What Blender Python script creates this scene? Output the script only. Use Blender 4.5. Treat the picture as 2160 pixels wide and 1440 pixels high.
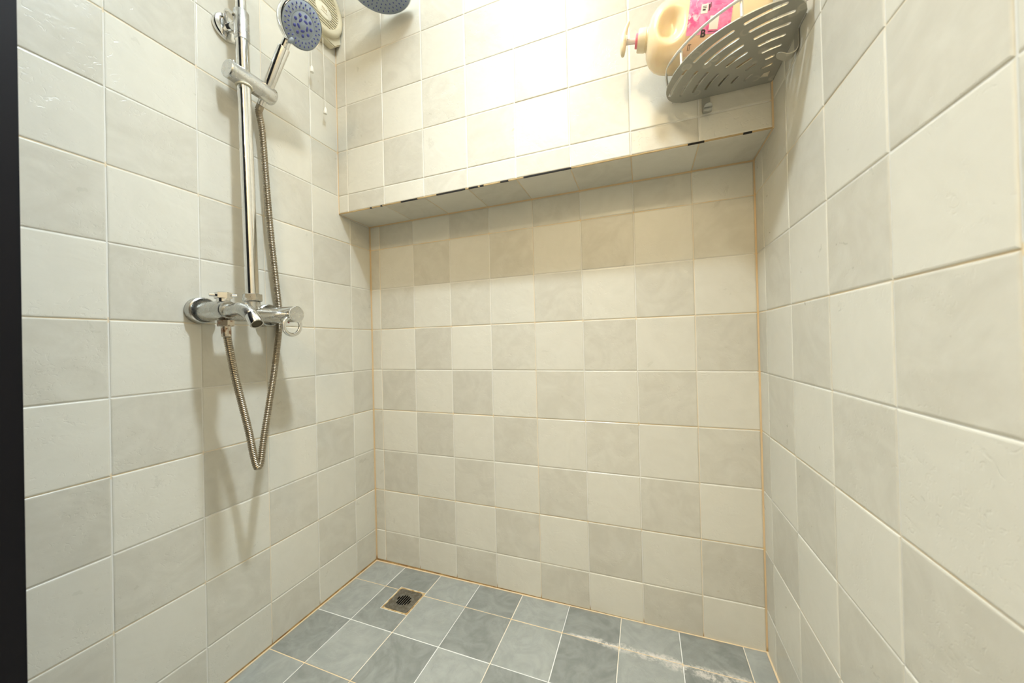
import bpy, bmesh, math, random
from mathutils import Vector, Matrix
from mathutils.bvhtree import BVHTree

random.seed(7)
for o in list(bpy.data.objects):
    bpy.data.objects.remove(o)
SC = bpy.context.scene
COL = SC.collection
PI = math.pi

# ------------------------------------------------------------------ camera
cam_d = bpy.data.cameras.new('camera')
cam = bpy.data.objects.new('camera', cam_d)
COL.objects.link(cam)
cam_d.sensor_width = 36.0
cam_d.lens = 12.2955
cam_d.clip_start = 0.01
cam_d.dof.use_dof = True
cam_d.dof.focus_distance = 1.0
cam_d.dof.aperture_fstop = 4.5
RIGHT = Vector((0.93594651, 0.35132533, -0.02397194))
FWD = Vector((-0.35129724, 0.93624776, 0.00551186))
UP = Vector((0.02438013, 0.00326247, 0.99969744))
cm = Matrix((RIGHT, UP, -FWD)).transposed().to_4x4()
cm.translation = (0.96069723, -1.05380102, 0.80293059)
cam.matrix_world = cm
SC.camera = cam

# ------------------------------------------------------------------ world, lamps, exposure
W_ = bpy.data.worlds.new('world')
SC.world = W_
W_.use_nodes = True
W_.node_tree.nodes['Background'].inputs['Color'].default_value = (0.9, 0.95, 1.0, 1)
W_.node_tree.nodes['Background'].inputs['Strength'].default_value = 0.05


def lamp(name, loc, watts, radius, color):
    d = bpy.data.lights.new(name, 'POINT')
    d.energy = watts
    d.shadow_soft_size = radius
    d.color = color
    o = bpy.data.objects.new(name, d)
    COL.objects.link(o)
    o.location = loc
    return o


def beam(o, power, floor_):
    """downlight: intensity falls off as a power of the cosine from straight down"""
    d = o.data
    d.use_nodes = True
    t = d.node_tree
    em = t.nodes['Emission']
    tc = t.nodes.new('ShaderNodeTexCoord')
    sp = t.nodes.new('ShaderNodeSeparateXYZ')
    t.links.new(tc.outputs['Normal'], sp.inputs[0])
    prev = sp.outputs[2]
    for op, v in (('ABSOLUTE', 0.0), ('POWER', power), ('MULTIPLY', 1.0 - floor_), ('ADD', floor_)):
        m = t.nodes.new('ShaderNodeMath')
        m.operation = op
        t.links.new(prev, m.inputs[0])
        m.inputs[1].default_value = v
        prev = m.outputs[0]
    t.links.new(prev, em.inputs['Strength'])


beam(lamp('shower_ceiling_lamp', (0.62, -0.61, 2.07), 150.0, 0.040, (0.775, 0.89, 0.985)), 7.0, 0.055)
beam(lamp('bathroom_ceiling_lamp', (0.85, -1.75, 2.14), 40.0, 0.06, (1.0, 0.785, 0.48)), 1.0, 0.3)
SC.view_settings.view_transform = 'Standard'
SC.view_settings.look = 'None'
SC.view_settings.gamma = 1.0
SC.view_settings.use_curve_mapping = False
SC.view_settings.exposure = 0.0

# ------------------------------------------------------------------ room measures (metres)
T = 0.15                 # tile pitch
WID = 1.2366             # shower width
D = 0.1441               # how far the upper wall stands out
ZT = 1.2552              # underside of the upper wall
R0 = 0.11654             # height of the first full joint
AX = 0.04328             # first vertical joint on the back wall
ML = 0.09681             # first vertical joint on the left wall
MR = 0.06113             # first vertical joint on the right wall
FX, FY = 0.13241, 0.10728  # first floor joints
ZC = 2.30                # ceiling
YF = -2.40               # far end of the bathroom behind the camera
GD = 0.0013              # joint depth


# ------------------------------------------------------------------ node helper
class NT:
    def __init__(self, name):
        self.m = bpy.data.materials.new(name)
        self.m.use_nodes = True
        self.t = self.m.node_tree
        self.b = self.t.nodes['Principled BSDF']

    def n(self, kind, **kw):
        nd = self.t.nodes.new(kind)
        for k, v in kw.items():
            setattr(nd, k, v)
        return nd

    def put(self, sock, v):
        if isinstance(v, bpy.types.NodeSocket):
            self.t.links.new(v, sock)
        elif isinstance(v, (tuple, list)):
            sock.default_value = tuple(v) + ((1.0,) if len(v) == 3 and len(sock.default_value) == 4 else ())
        else:
            sock.default_value = v

    def math(self, op, a, b=0.0, c=0.0, clamp=False):
        nd = self.n('ShaderNodeMath', operation=op, use_clamp=clamp)
        for i, v in enumerate((a, b, c)):
            self.put(nd.inputs[i], v)
        return nd.outputs[0]

    def mix(self, f, a, b):
        nd = self.n('ShaderNodeMix', data_type='RGBA')
        self.put(nd.inputs[0], f)
        self.put(nd.inputs[6], a)
        self.put(nd.inputs[7], b)
        return nd.outputs[2]

    def noise(self, vec, scale, detail=2.0, rough=0.5, dist=0.0):
        nd = self.n('ShaderNodeTexNoise')
        nd.inputs['Scale'].default_value = scale
        nd.inputs['Detail'].default_value = detail
        nd.inputs['Roughness'].default_value = rough
        nd.inputs['Distortion'].default_value = dist
        if vec is not None:
            self.put(nd.inputs['Vector'], vec)
        return nd.outputs['Fac']

    def smooth(self, v, lo, hi):
        nd = self.n('ShaderNodeMapRange', interpolation_type='SMOOTHSTEP')
        self.put(nd.inputs[0], v)
        nd.inputs[1].default_value = lo
        nd.inputs[2].default_value = hi
        return nd.outputs[0]

    def near(self, v, at, w):
        """1 where |v - at| < w, soft edge."""
        d = self.math('ABSOLUTE', self.math('SUBTRACT', v, at))
        nd = self.n('ShaderNodeMapRange')
        self.put(nd.inputs[0], d)
        nd.inputs[1].default_value = w
        nd.inputs[2].default_value = w * 0.6
        return nd.outputs[0]

    def pos(self):
        g = self.n('ShaderNodeNewGeometry')
        s = self.n('ShaderNodeSeparateXYZ')
        self.put(s.inputs[0], g.outputs['Position'])
        return g.outputs['Position'], s.outputs[0], s.outputs[1], s.outputs[2]

    def objvec(self):
        tc = self.n('ShaderNodeTexCoord')
        oi = self.n('ShaderNodeObjectInfo')
        vm = self.n('ShaderNodeVectorMath', operation='MULTIPLY_ADD')
        self.put(vm.inputs[0], oi.outputs['Random'])
        vm.inputs[1].default_value = (37.0, 53.0, 71.0)
        self.put(vm.inputs[2], tc.outputs['Object'])
        return vm.outputs[0], oi.outputs['Random']

    def bump(self, h, strength, dist=0.001, normal=None):
        nd = self.n('ShaderNodeBump')
        nd.inputs['Strength'].default_value = strength
        nd.inputs['Distance'].default_value = dist
        self.put(nd.inputs['Height'], h)
        if normal is not None:
            self.put(nd.inputs['Normal'], normal)
        return nd.outputs[0]

    def done(self, color=None, rough=None, metal=None, normal=None, **kw):
        b = self.b
        if color is not None:
            self.put(b.inputs['Base Color'], color)
        if rough is not None:
            self.put(b.inputs['Roughness'], rough)
        if metal is not None:
            self.put(b.inputs['Metallic'], metal)
        if normal is not None:
            self.put(b.inputs['Normal'], normal)
        for k, v in kw.items():
            self.put(b.inputs[k.replace('_', ' ')], v)
        return self.m


def plain(name, color, rough=0.4, metal=0.0, **kw):
    return NT(name).done(color=color, rough=rough, metal=metal, **kw)


def tile_mat(name, c0, c1, pits, rough, floor=False):
    n = NT(name)
    v, rnd = n.objvec()
    P, px, py, pz = n.pos()
    swirl = n.noise(v, 9.0 if not floor else 13.0, 5.0, 0.55, 2.6)
    cloud = n.noise(v, 22.0, 4.0, 0.6, 0.6)
    f = n.math('ADD', n.math('MULTIPLY', swirl, 0.65), n.math('MULTIPLY', cloud, 0.35))
    f = n.smooth(f, 0.31, 0.70)
    col = n.mix(f, c0, c1)
    # every tile its own slight tone
    tone = n.math('MULTIPLY_ADD', rnd, 0.07, 0.965)
    vm = n.n('ShaderNodeVectorMath', operation='SCALE')
    n.put(vm.inputs[0], col)
    n.put(vm.inputs[3], tone)
    col = vm.outputs[0]
    if floor:
        # dried lime and shampoo residue along the second joint, right-hand half
        wob = n.noise(P, 16.0, 4.0, 0.6)
        dy = n.math('ADD', py, n.math('MULTIPLY_ADD', n.math('SUBTRACT', px, 0.74), 0.04, 0.102))
        d = n.math('ABSOLUTE', n.math('ADD', dy, n.math('MULTIPLY', n.math('SUBTRACT', wob, 0.5), 0.04)))
        wide = n.math('MULTIPLY_ADD', n.math('SUBTRACT', px, 0.72), 0.055, 0.007)
        m = n.math('SUBTRACT', 1.0, n.math('DIVIDE', d, wide), clamp=True)
        m = n.math('MULTIPLY', m, n.smooth(px, 0.72, 0.80))
        crumbs = n.smooth(n.noise(P, 75.0, 5.0, 0.7), 0.40, 0.60)
        m = n.math('MULTIPLY', n.smooth(m, 0.05, 0.75), crumbs)
        col = n.mix(n.math('MULTIPLY', m, 0.85), col, (0.62, 0.57, 0.50))
        # rusty seepage next to the walls
        e = n.math('MINIMUM', px, n.math('MULTIPLY', py, -1.0))
        e = n.math('SUBTRACT', 1.0, n.math('DIVIDE', e, 0.014), clamp=True)
        e = n.math('MULTIPLY', e, n.smooth(n.noise(P, 28.0, 3.0), 0.42, 0.66))
        col = n.mix(n.math('MULTIPLY', e, 0.7), col, (0.33, 0.21, 0.085))
    else:
        # small warm specks
        sp = n.smooth(n.noise(P, 34.0, 1.0), 0.80, 0.86)
        col = n.mix(n.math('MULTIPLY', sp, 0.5), col, (0.42, 0.32, 0.18))
    broad = n.noise(v, 16.0, 2.0, 0.5, 0.8)
    fine = n.noise(v, 95.0, 3.0, 0.6, 0.4)
    dent = n.smooth(n.noise(v, 85.0, 3.0, 0.55, 1.6), 0.56, 0.70)
    dent = n.math('MULTIPLY', dent, n.smooth(n.noise(v, 14.0, 1.0), 0.45, 0.62))
    h = n.math('ADD', n.math('MULTIPLY', broad, 1.0), n.math('MULTIPLY', fine, 0.10))
    h = n.math('SUBTRACT', h, n.math('MULTIPLY', dent, 0.24))
    nor = n.bump(h, pits, 0.0035)
    rv = n.math('MULTIPLY_ADD', cloud, 0.08, rough + 0.05)
    return n.done(color=col, rough=rv, normal=nor, Specular_IOR_Level=0.5)


M = {}
M['tile_light'] = tile_mat('glazed_tile_light', (0.66, 0.638, 0.555), (0.69, 0.668, 0.585), 0.32, 0.20)
M['tile_dark'] = tile_mat('glazed_tile_grey', (0.568, 0.543, 0.463), (0.635, 0.612, 0.530), 0.32, 0.20)
M['floor_light'] = tile_mat('floor_tile_light', (0.270, 0.277, 0.246), (0.350, 0.354, 0.314), 0.6, 0.28, True)
M['floor_dark'] = tile_mat('floor_tile_dark', (0.190, 0.196, 0.174), (0.280, 0.284, 0.252), 0.6, 0.28, True)

WHITE_G, YELLOW_G, RUST_G = (0.74, 0.725, 0.67), (0.76, 0.60, 0.36), (0.45, 0.265, 0.085)


def grout(name, vert_axis=None, vert=(), corners=(), rows=True, floor=False, stain=1.0):
    """white grout; every second joint stained yellow, corners and foot stained deeper"""
    n = NT(name)
    P, px, py, pz = n.pos()
    ax = {'x': px, 'y': py, 'z': pz}
    mask = None

    def join(a, b):
        return b if a is None else n.math('MAXIMUM', a, b)
    if rows:
        f = n.math('FRACT', n.math('DIVIDE', n.math('SUBTRACT', pz, R0 - 3.0), 0.30))
        # odd joints lie at 0.5 of the 0.30 m period (3.0 m is a whole number of periods)
        mask = join(mask, n.near(f, 0.5, 0.022))
    for v in vert:
        mask = join(mask, n.math('MULTIPLY', n.near(ax[vert_axis], v, 0.005), 0.6))
    st = n.smooth(n.noise(P, 9.0, 3.0, 0.6), 0.30, 0.62)
    mask = n.math('MULTIPLY', mask if mask is not None else 0.0, n.math('MULTIPLY_ADD', st, 0.65 * stain, 0.35 * stain))
    col = n.mix(mask, WHITE_G, YELLOW_G)
    deep = None
    for a, v in corners:
        deep = join(deep, n.near(ax[a], v, 0.007))
    if deep is not None:
        col = n.mix(n.math('MULTIPLY', deep, 0.8), col, (0.72, 0.52, 0.26))
    foot = n.smooth(pz, 0.022, 0.006) if not floor else None
    if foot is not None:
        fn = n.smooth(n.noise(P, 20.0, 4.0, 0.65), 0.35, 0.65)
        rust = n.mix(fn, (0.30, 0.165, 0.055), (0.56, 0.39, 0.18))
        col = n.mix(foot, col, rust)
    return n.done(color=col, rough=0.75, normal=n.bump(n.noise(P, 300.0, 2.0), 0.3, 0.0008))


M['grout_back'] = grout('grout_back', 'x', (AX, AX + 4 * T, AX + 7 * T), (('x', 0.0), ('x', WID), ('z', ZT)))
M['grout_upper'] = grout('grout_upper', 'x', (AX,), (('x', 0.0), ('x', WID), ('z', ZT), ('y', 0.0)), stain=0.45)
M['grout_left'] = grout('grout_left', 'y', (-ML - 2 * T,), (('y', 0.0),), stain=0.8)
M['grout_right'] = grout('grout_right', 'y', (-MR - 2 * T,), (('y', 0.0),), stain=0.8)
M['grout_floor'] = grout('grout_floor', 'x', (FX + T, FX + 3 * T, FX + 5 * T, FX + 7 * T),
                         (('x', 0.0), ('x', WID), ('y', 0.0), ('y', -FY), ('y', -FY - 2 * T)), rows=False, floor=True)


def chrome(name, base, rough, spots):
    n = NT(name)
    v, rnd = n.objvec()
    s = n.smooth(n.noise(v, 90.0, 3.0, 0.6), 0.35, 0.80)
    col = n.mix(n.math('MULTIPLY', s, spots), base, (0.60, 0.59, 0.56))
    r = n.math('MULTIPLY_ADD', s, 0.12 * spots + 0.02, rough)
    return n.done(color=col, rough=r, metal=1.0)


M['chrome'] = chrome('chrome', (0.76, 0.76, 0.745), 0.11, 0.4)
M['satin'] = chrome('satin_chrome', (0.64, 0.645, 0.64), 0.27, 0.35)
M['dull'] = chrome('limed_chrome', (0.50, 0.50, 0.48), 0.24, 0.5)
M['hose'] = chrome('hose_steel', (0.40, 0.345, 0.26), 0.30, 0.2)


def brass_mat():
    n = NT('stained_nut')
    v, rnd = n.objvec()
    s = n.smooth(n.noise(v, 110.0, 3.0, 0.6), 0.50, 0.66)
    col = n.mix(s, (0.58, 0.53, 0.45), (0.22, 0.10, 0.045))
    return n.done(color=col, rough=0.34, metal=n.math('SUBTRACT', 0.95, n.math('MULTIPLY', s, 0.6)))


M['nut'] = brass_mat()
M['dark'] = plain('void_shade', (0.012, 0.010, 0.008), 0.9)  # near-black colour standing in for shade inside the gaps and the sump
M['face'] = plain('spray_face_plastic', (0.27, 0.32, 0.385), 0.42)
M['nozzle'] = plain('blue_rubber', (0.055, 0.065, 0.28), 0.45)
M['ivory'] = plain('aged_ivory_plastic', (0.66, 0.61, 0.45), 0.35)
M['ivory_dark'] = plain('fan_cavity_shade', (0.10, 0.085, 0.04), 0.8)
M['ivory_light'] = plain('fan_badge_plastic', (0.76, 0.72, 0.58), 0.35)
M['white_plastic'] = plain('white_plastic', (0.82, 0.80, 0.73), 0.4)
M['tan'] = plain('badge_print', (0.50, 0.40, 0.24), 0.5)
M['black_frame'] = plain('black_frame', (0.004, 0.004, 0.006), 0.6, Specular_IOR_Level=0.15)
M['aerator'] = plain('aerator_mesh', (0.10, 0.085, 0.05), 0.5, 0.6)
M['red'] = plain('red_mark', (0.5, 0.03, 0.02), 0.4)
M['grommet'] = plain('cream_grommet', (0.70, 0.66, 0.52), 0.45)


def shelf_mat():
    n = NT('brushed_aluminium')
    v, rnd = n.objvec()
    vo = n.n('ShaderNodeTexVoronoi', feature='F1')
    vo.inputs['Scale'].default_value = 34.0
    n.put(vo.inputs['Vector'], v)
    ring = n.near(vo.outputs['Distance'], 0.30, 0.07)
    ring = n.math('MULTIPLY', ring, n.smooth(n.noise(v, 22.0, 2.0), 0.46, 0.60))
    fill = n.math('MULTIPLY', n.smooth(vo.outputs['Distance'], 0.34, 0.28), n.smooth(n.noise(v, 17.0, 2.0), 0.52, 0.62))
    s = n.math('ADD', n.math('MULTIPLY', ring, 0.30), n.math('MULTIPLY', fill, 0.35), clamp=True)
    col = n.mix(s, (0.40, 0.395, 0.35), (0.66, 0.64, 0.53))
    return n.done(color=col, rough=n.math('MULTIPLY_ADD', s, 0.25, 0.38), metal=n.math('SUBTRACT', 0.45, n.math('MULTIPLY', s, 0.3)))


M['shelf'] = shelf_mat()
M['rod'] = plain('white_lacquered_rod', (0.80, 0.79, 0.75), 0.22, 0.35)
M['bottle'] = plain('cream_bottle_plastic', (0.87, 0.69, 0.43), 0.24, Subsurface_Weight=0.35,
                    Subsurface_Radius=(0.02, 0.012, 0.006), Subsurface_Scale=1.0)
M['pump'] = plain('cream_pump_plastic', (0.82, 0.69, 0.47), 0.32)
M['stem'] = plain('clear_pump_stem', (0.86, 0.79, 0.70), 0.2, Transmission_Weight=0.35)
M['pink'] = plain('pink_collar', (0.80, 0.20, 0.26), 0.35)


def label_mat():
    n = NT('pink_label')
    P, px, py, pz = n.pos()
    a = n.noise(P, 26.0, 3.0, 0.6, 1.2)
    b = n.noise(P, 60.0, 3.0, 0.6, 0.8)
    col = n.mix(n.smooth(a, 0.38, 0.62), (0.74, 0.07, 0.24), (0.86, 0.27, 0.46))
    col = n.mix(n.smooth(b, 0.56, 0.70), col, (0.90, 0.60, 0.66))
    col = n.mix(n.smooth(n.noise(P, 160.0, 2.0), 0.70, 0.76), col, (0.95, 0.84, 0.84))
    return n.done(color=col, rough=0.3)


M['label'] = label_mat()
M['ink'] = plain('label_ink', (0.03, 0.02, 0.022), 0.5)
M['label_white'] = plain('label_white', (0.84, 0.76, 0.68), 0.4)
M['label_peach'] = plain('label_peach', (0.80, 0.53, 0.34), 0.4)
M['drain'] = chrome('dull_steel', (0.25, 0.23, 0.20), 0.36, 0.5)


def seal_mat():
    n = NT('rusty_sealant')
    P, px, py, pz = n.pos()
    f = n.smooth(n.noise(P, 60.0, 4.0, 0.65), 0.36, 0.64)
    return n.done(color=n.mix(f, (0.30, 0.17, 0.05), (0.58, 0.43, 0.22)), rough=0.7)


M['seal'] = seal_mat()
M['bead'] = plain('old_tan_grout', (0.46, 0.33, 0.16), 0.8)
M['plaster'] = plain('painted_ceiling', (0.74, 0.73, 0.69), 0.8)
M['bath_wall'] = plain('bathroom_wall', (0.62, 0.60, 0.54), 0.5)

# ------------------------------------------------------------------ mesh helpers


def finish(name, bm, mat, parent=None, smooth=40.0, origin=None, recalc=True):
    """link a bmesh (world coordinates) as ONE mesh object under its thing"""
    if recalc:
        bmesh.ops.recalc_face_normals(bm, faces=bm.faces)
    org = Vector(origin) if origin is not None else Vector((0, 0, 0))
    if parent is not None:
        org = wpos(parent)
    me = bpy.data.meshes.new(name)
    bmesh.ops.translate(bm, verts=bm.verts, vec=-org)
    bm.to_mesh(me)
    bm.free()
    if smooth:
        me.shade_smooth()
        me.set_sharp_from_angle(angle=math.radians(smooth))
    me.materials.append(mat)
    o = bpy.data.objects.new(name, me)
    COL.objects.link(o)
    if parent is not None:
        o.parent = parent
    else:
        o.location = org
    return o


def wpos(o):
    v = Vector(o.location)
    while o.parent:
        o = o.parent
        v += Vector(o.location)
    return v


def thing(name, label, cat, loc):
    o = bpy.data.objects.new(name, None)
    o.empty_display_size = 0.03
    COL.objects.link(o)
    o.location = loc
    o['label'] = label
    o['category'] = cat
    return o


def box(bm, lo, hi):
    m = Matrix.Translation([(a + b) / 2 for a, b in zip(lo, hi)]) @ Matrix.Diagonal([abs(b - a) for a, b in zip(lo, hi)] + [1])
    return bmesh.ops.create_cube(bm, size=1.0, matrix=m)['verts']


def frame(d, hint=None):
    d = Vector(d).normalized()
    h = Vector(hint) if hint else (Vector((0, 0, 1)) if abs(d.z) < 0.9 else Vector((1, 0, 0)))
    u = h.cross(d).normalized()
    return d, u, d.cross(u).normalized()


def lathe(bm, org, axis, prof, seg=32, hint=None, phase=0.0, sq=(1.0, 1.0)):
    """revolve a profile [(t along the axis, radius)] ; radius 0 closes the end"""
    d, u, v = frame(axis, hint)
    org = Vector(org)
    rings = []
    for t, r in prof:
        c = org + d * t
        if r <= 1e-7:
            rings.append([bm.verts.new(c)])
        else:
            rings.append([bm.verts.new(c + (u * math.cos(a) * sq[0] + v * math.sin(a) * sq[1]) * r)
                          for a in (2 * PI * k / seg + phase for k in range(seg))])
    for A, B in zip(rings, rings[1:]):
        for k in range(seg):
            k2 = (k + 1) % seg
            if len(A) == 1 and len(B) == 1:
                continue
            if len(A) == 1:
                bm.faces.new((A[0], B[k], B[k2]))
            elif len(B) == 1:
                bm.faces.new((A[k], B[0], A[k2]))
            else:
                bm.faces.new((A[k], B[k], B[k2], A[k2]))
    return rings


def cyl(bm, a, b, r, seg=28, bev=0.0012, r2=None):
    a, b = Vector(a), Vector(b)
    L = (b - a).length
    r2 = r if r2 is None else r2
    bev = min(bev, L * 0.4, r * 0.5)
    lathe(bm, a, b - a, [(0, 0), (0, r - bev), (bev, r), (L - bev, r2), (L, r2 - bev), (L, 0)], seg)


def hexnut(bm, a, b, r, phase=0.0):
    a, b = Vector(a), Vector(b)
    L = (b - a).length
    e = min(0.0012, L * 0.2)
    lathe(bm, a, b - a, [(0, 0), (0, r - e), (e, r), (L - e, r), (L, r - e), (L, 0)], 6, phase=phase)


def catmull(pts, n):
    pts = [Vector(p) for p in pts]
    P = [pts[0] * 2 - pts[1]] + pts + [pts[-1] * 2 - pts[-2]]
    out = []
    for i in range(1, len(P) - 2):
        p0, p1, p2, p3 = P[i - 1:i + 3]
        for k in range(n):
            t = k / n
            out.append(0.5 * ((2 * p1) + (p2 - p0) * t + (2 * p0 - 5 * p1 + 4 * p2 - p3) * t * t + (3 * p1 - p0 - 3 * p2 + p3) * t ** 3))
    out.append(pts[-1])
    return out


def resample(pts, step):
    out = [pts[0].copy()]
    acc = 0.0
    for a, b in zip(pts, pts[1:]):
        L = (b - a).length
        if L < 1e-9:
            continue
        s = step - acc
        while s <= L:
            out.append(a.lerp(b, s / L))
            s += step
        acc = L - (s - step)
    return out


def tube(bm, pts, rad, seg=16, caps=True):
    """sweep a circle along points; rad is a number or a function of the index"""
    pts = [Vector(p) for p in pts]
    n = len(pts)
    d0 = (pts[1] - pts[0]).normalized()
    _, u, v = frame(d0)
    rings = []
    for i, p in enumerate(pts):
        d = (pts[min(i + 1, n - 1)] - pts[max(i - 1, 0)]).normalized()
        u = (u - d * u.dot(d)).normalized()
        v = d.cross(u)
        r = rad(i) if callable(rad) else rad
        rings.append([bm.verts.new(p + (u * math.cos(a) + v * math.sin(a)) * r) for a in (2 * PI * k / seg for k in range(seg))])
    for A, B in zip(rings, rings[1:]):
        for k in range(seg):
            bm.faces.new((A[k], A[(k + 1) % seg], B[(k + 1) % seg], B[k]))
    if caps:
        bm.faces.new(rings[0])
        bm.faces.new(rings[-1][::-1])


def strip(bm, pts, nrm_side, width, thick):
    """a flat metal strip swept along points; nrm_side is the width direction"""
    w = Vector(nrm_side).normalized() * (width / 2)
    pts = [Vector(p) for p in pts]
    R = []
    for i, p in enumerate(pts):
        d = (pts[min(i + 1, len(pts) - 1)] - pts[max(i - 1, 0)]).normalized()
        nn = d.cross(w).normalized() * (thick / 2)
        R.append([bm.verts.new(p + w + nn), bm.verts.new(p - w + nn), bm.verts.new(p - w - nn), bm.verts.new(p + w - nn)])
    for A, B in zip(R, R[1:]):
        for k in range(4):
            bm.faces.new((A[k], A[(k + 1) % 4], B[(k + 1) % 4], B[k]))
    bm.faces.new(R[0])
    bm.faces.new(R[-1][::-1])


def plate_with_holes(outline, holes, thick, bev=0.0):
    """a flat sheet in the xy plane with real cut-outs, as a bmesh (z from -thick to 0)"""
    cu = bpy.data.curves.new('sheet', 'CURVE')
    cu.dimensions = '2D'
    cu.fill_mode = 'BOTH'
    cu.extrude = thick / 2
    cu.bevel_depth = bev
    for loop in [outline] + holes:
        s = cu.splines.new('POLY')
        s.points.add(len(loop) - 1)
        for p, (x, y) in zip(s.points, loop):
            p.co = (x, y, 0, 1)
        s.use_cyclic_u = True
    o = bpy.data.objects.new('sheet', cu)
    COL.objects.link(o)
    dg = bpy.context.evaluated_depsgraph_get()
    dg.update()
    me = bpy.data.meshes.new_from_object(o.evaluated_get(dg))
    bm = bmesh.new()
    bm.from_mesh(me)
    bpy.data.objects.remove(o)
    bpy.data.curves.remove(cu)
    bpy.data.meshes.remove(me)
    bmesh.ops.remove_doubles(bm, verts=bm.verts, dist=1e-6)
    bmesh.ops.translate(bm, verts=bm.verts, vec=(0, 0, -thick / 2))
    return bm


# ------------------------------------------------------------------ tiles


def inset(poly, d):
    n = len(poly)
    out = []
    for i in range(n):
        p0, p1, p2 = Vector(poly[i - 1]), Vector(poly[i]), Vector(poly[(i + 1) % n])
        e1, e2 = (p1 - p0).normalized(), (p2 - p1).normalized()
        n1, n2 = Vector((-e1.y, e1.x)), Vector((-e2.y, e2.x))
        k = 1.0 + n1.dot(n2)
        m = (n1 + n2) / k if k > 1e-6 else n1
        out.append(p1 + m * d)
    return out


MESHES = {}


def tile_mesh(poly, mat):
    key = (tuple((round(x, 5), round(y, 5)) for x, y in poly), mat.name)
    if key in MESHES:
        return MESHES[key]
    bm = bmesh.new()
    rings = []
    for d, z in ((0.0011, -0.004), (0.0011, -0.0011), (0.0019, -0.0004), (0.0036, 0.0)):
        rings.append([bm.verts.new((p.x, p.y, z)) for p in inset(poly, d)])
    n = len(poly)
    for A, B in zip(rings, rings[1:]):
        for k in range(n):
            bm.faces.new((A[k], A[(k + 1) % n], B[(k + 1) % n], B[k]))
    bm.faces.new(rings[-1])
    me = bpy.data.meshes.new('tile')
    bm.to_mesh(me)
    bm.free()
    me.materials.append(mat)
    MESHES[key] = me
    return me


def cut_cell(u0, u1, v0, v1, hole):
    """a cell minus the part beyond the notch (u < hole_u and v > hole_v); returns a CCW polygon or None"""
    full = [(u0, v0), (u1, v0), (u1, v1), (u0, v1)]
    if hole is None:
        return full
    hu, hv = hole
    if u0 >= hu - 1e-6 or v1 <= hv + 1e-6:
        return full
    if u1 <= hu + 0.004 and v0 >= hv - 0.004:
        return None
    if u1 <= hu + 0.004:
        return [(u0, v0), (u1, v0), (u1, hv), (u0, hv)]
    if v0 >= hv - 0.004:
        return [(hu, v0), (u1, v0), (u1, v1), (hu, v1)]
    return [(u0, v0), (u1, v0), (u1, v1), (hu, v1), (hu, hv), (u0, hv)]


def lay(parent, us, vs, U, V, Nn, origin, dark, light_m, dark_m, hole=None, wob=1.0):
    """lay tiles in the grid us x vs on the plane origin + u U + v V, each a child of the surface"""
    U, V, Nn, origin = Vector(U), Vector(V), Vector(Nn), Vector(origin)
    for i, (u0, u1) in enumerate(zip(us, us[1:])):
        for j, (v0, v1) in enumerate(zip(vs, vs[1:])):
            poly = cut_cell(u0, u1, v0, v1, hole)
            if poly is None:
                continue
            c = Vector((sum(p[0] for p in poly) / len(poly), sum(p[1] for p in poly) / len(poly)))
            lo = [(p[0] - c.x, p[1] - c.y) for p in poly]
            # signed area decides the winding so that the face looks along Nn
            flip = U.cross(V).dot(Nn) < 0
            X = -U if flip else U
            if flip:
                lo = [(-x, y) for x, y in lo][::-1]
            me = tile_mesh(lo, dark_m if dark(i, j) else light_m)
            o = bpy.data.objects.new('tile', me)
            COL.objects.link(o)
            R = Matrix((X, V, Nn)).transposed().to_4x4()
            tilt = Matrix.Rotation(random.gauss(0, 0.0016) * wob, 4, 'X') @ Matrix.Rotation(random.gauss(0, 0.0016) * wob, 4, 'Y')
            mw = Matrix.Translation(origin + U * c.x + V * c.y + Nn * random.uniform(-0.0001, 0.0002)) @ R @ tilt
            o.parent = parent
            o.matrix_local = mw


def slab(name, boxes, mat):
    bm = bmesh.new()
    for lo, hi in boxes:
        box(bm, lo, hi)
    o = finish(name, bm, mat, smooth=0)
    o['kind'] = 'structure'
    return o


TH = 0.05
rows = [0.004] + [R0 + T * k for k in range(15)]
rows_full = [z for z in rows if z < ZC - 0.02] + [ZC]


def rowidx(j):      # tile row number: the cut row at the floor is -1
    return j - 1


# left wall
w_left = slab('wall_left', [((-TH, YF, -0.05), (-GD, TH, ZC))], M['grout_left'])
us_l = [0.0015, ML] + [ML + T * k for k in range(1, 6)]
lay(w_left, us_l, rows_full, (0, -1, 0), (0, 0, 1), (1, 0, 0), (0, 0, 0),
    lambda i, j: (i + rowidx(j)) % 2 == 1, M['tile_light'], M['tile_dark'], hole=(D + 0.0015, ZT - 0.0015))
# right wall
w_right = slab('wall_right', [((WID + GD, YF, -0.05), (WID + TH, TH, ZC))], M['grout_right'])
us_r = [0.0015, MR] + [MR + T * k for k in range(1, 6)]
lay(w_right, us_r, rows_full, (0, -1, 0), (0, 0, 1), (-1, 0, 0), (WID, 0, 0),
    lambda i, j: (i + rowidx(j)) % 2 == 0, M['tile_light'], M['tile_dark'], hole=(D + 0.0015, ZT - 0.0015))
# recessed back wall
w_back = slab('wall_back', [((-GD, GD, -0.05), (WID + GD, TH, ZT + 0.05))], M['grout_back'])
us_b = [0.0015] + [AX + T * k for k in range(8)] + [WID - 0.0015]
rows_b = [z for z in rows if z < ZT - 0.02] + [ZT - 0.0015]
lay(w_back, us_b, rows_b, (1, 0, 0), (0, 0, 1), (0, -1, 0), (0, 0, 0),
    lambda i, j: (i - 1 + rowidx(j)) % 2 == 1, M['tile_light'], M['tile_dark'])
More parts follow.
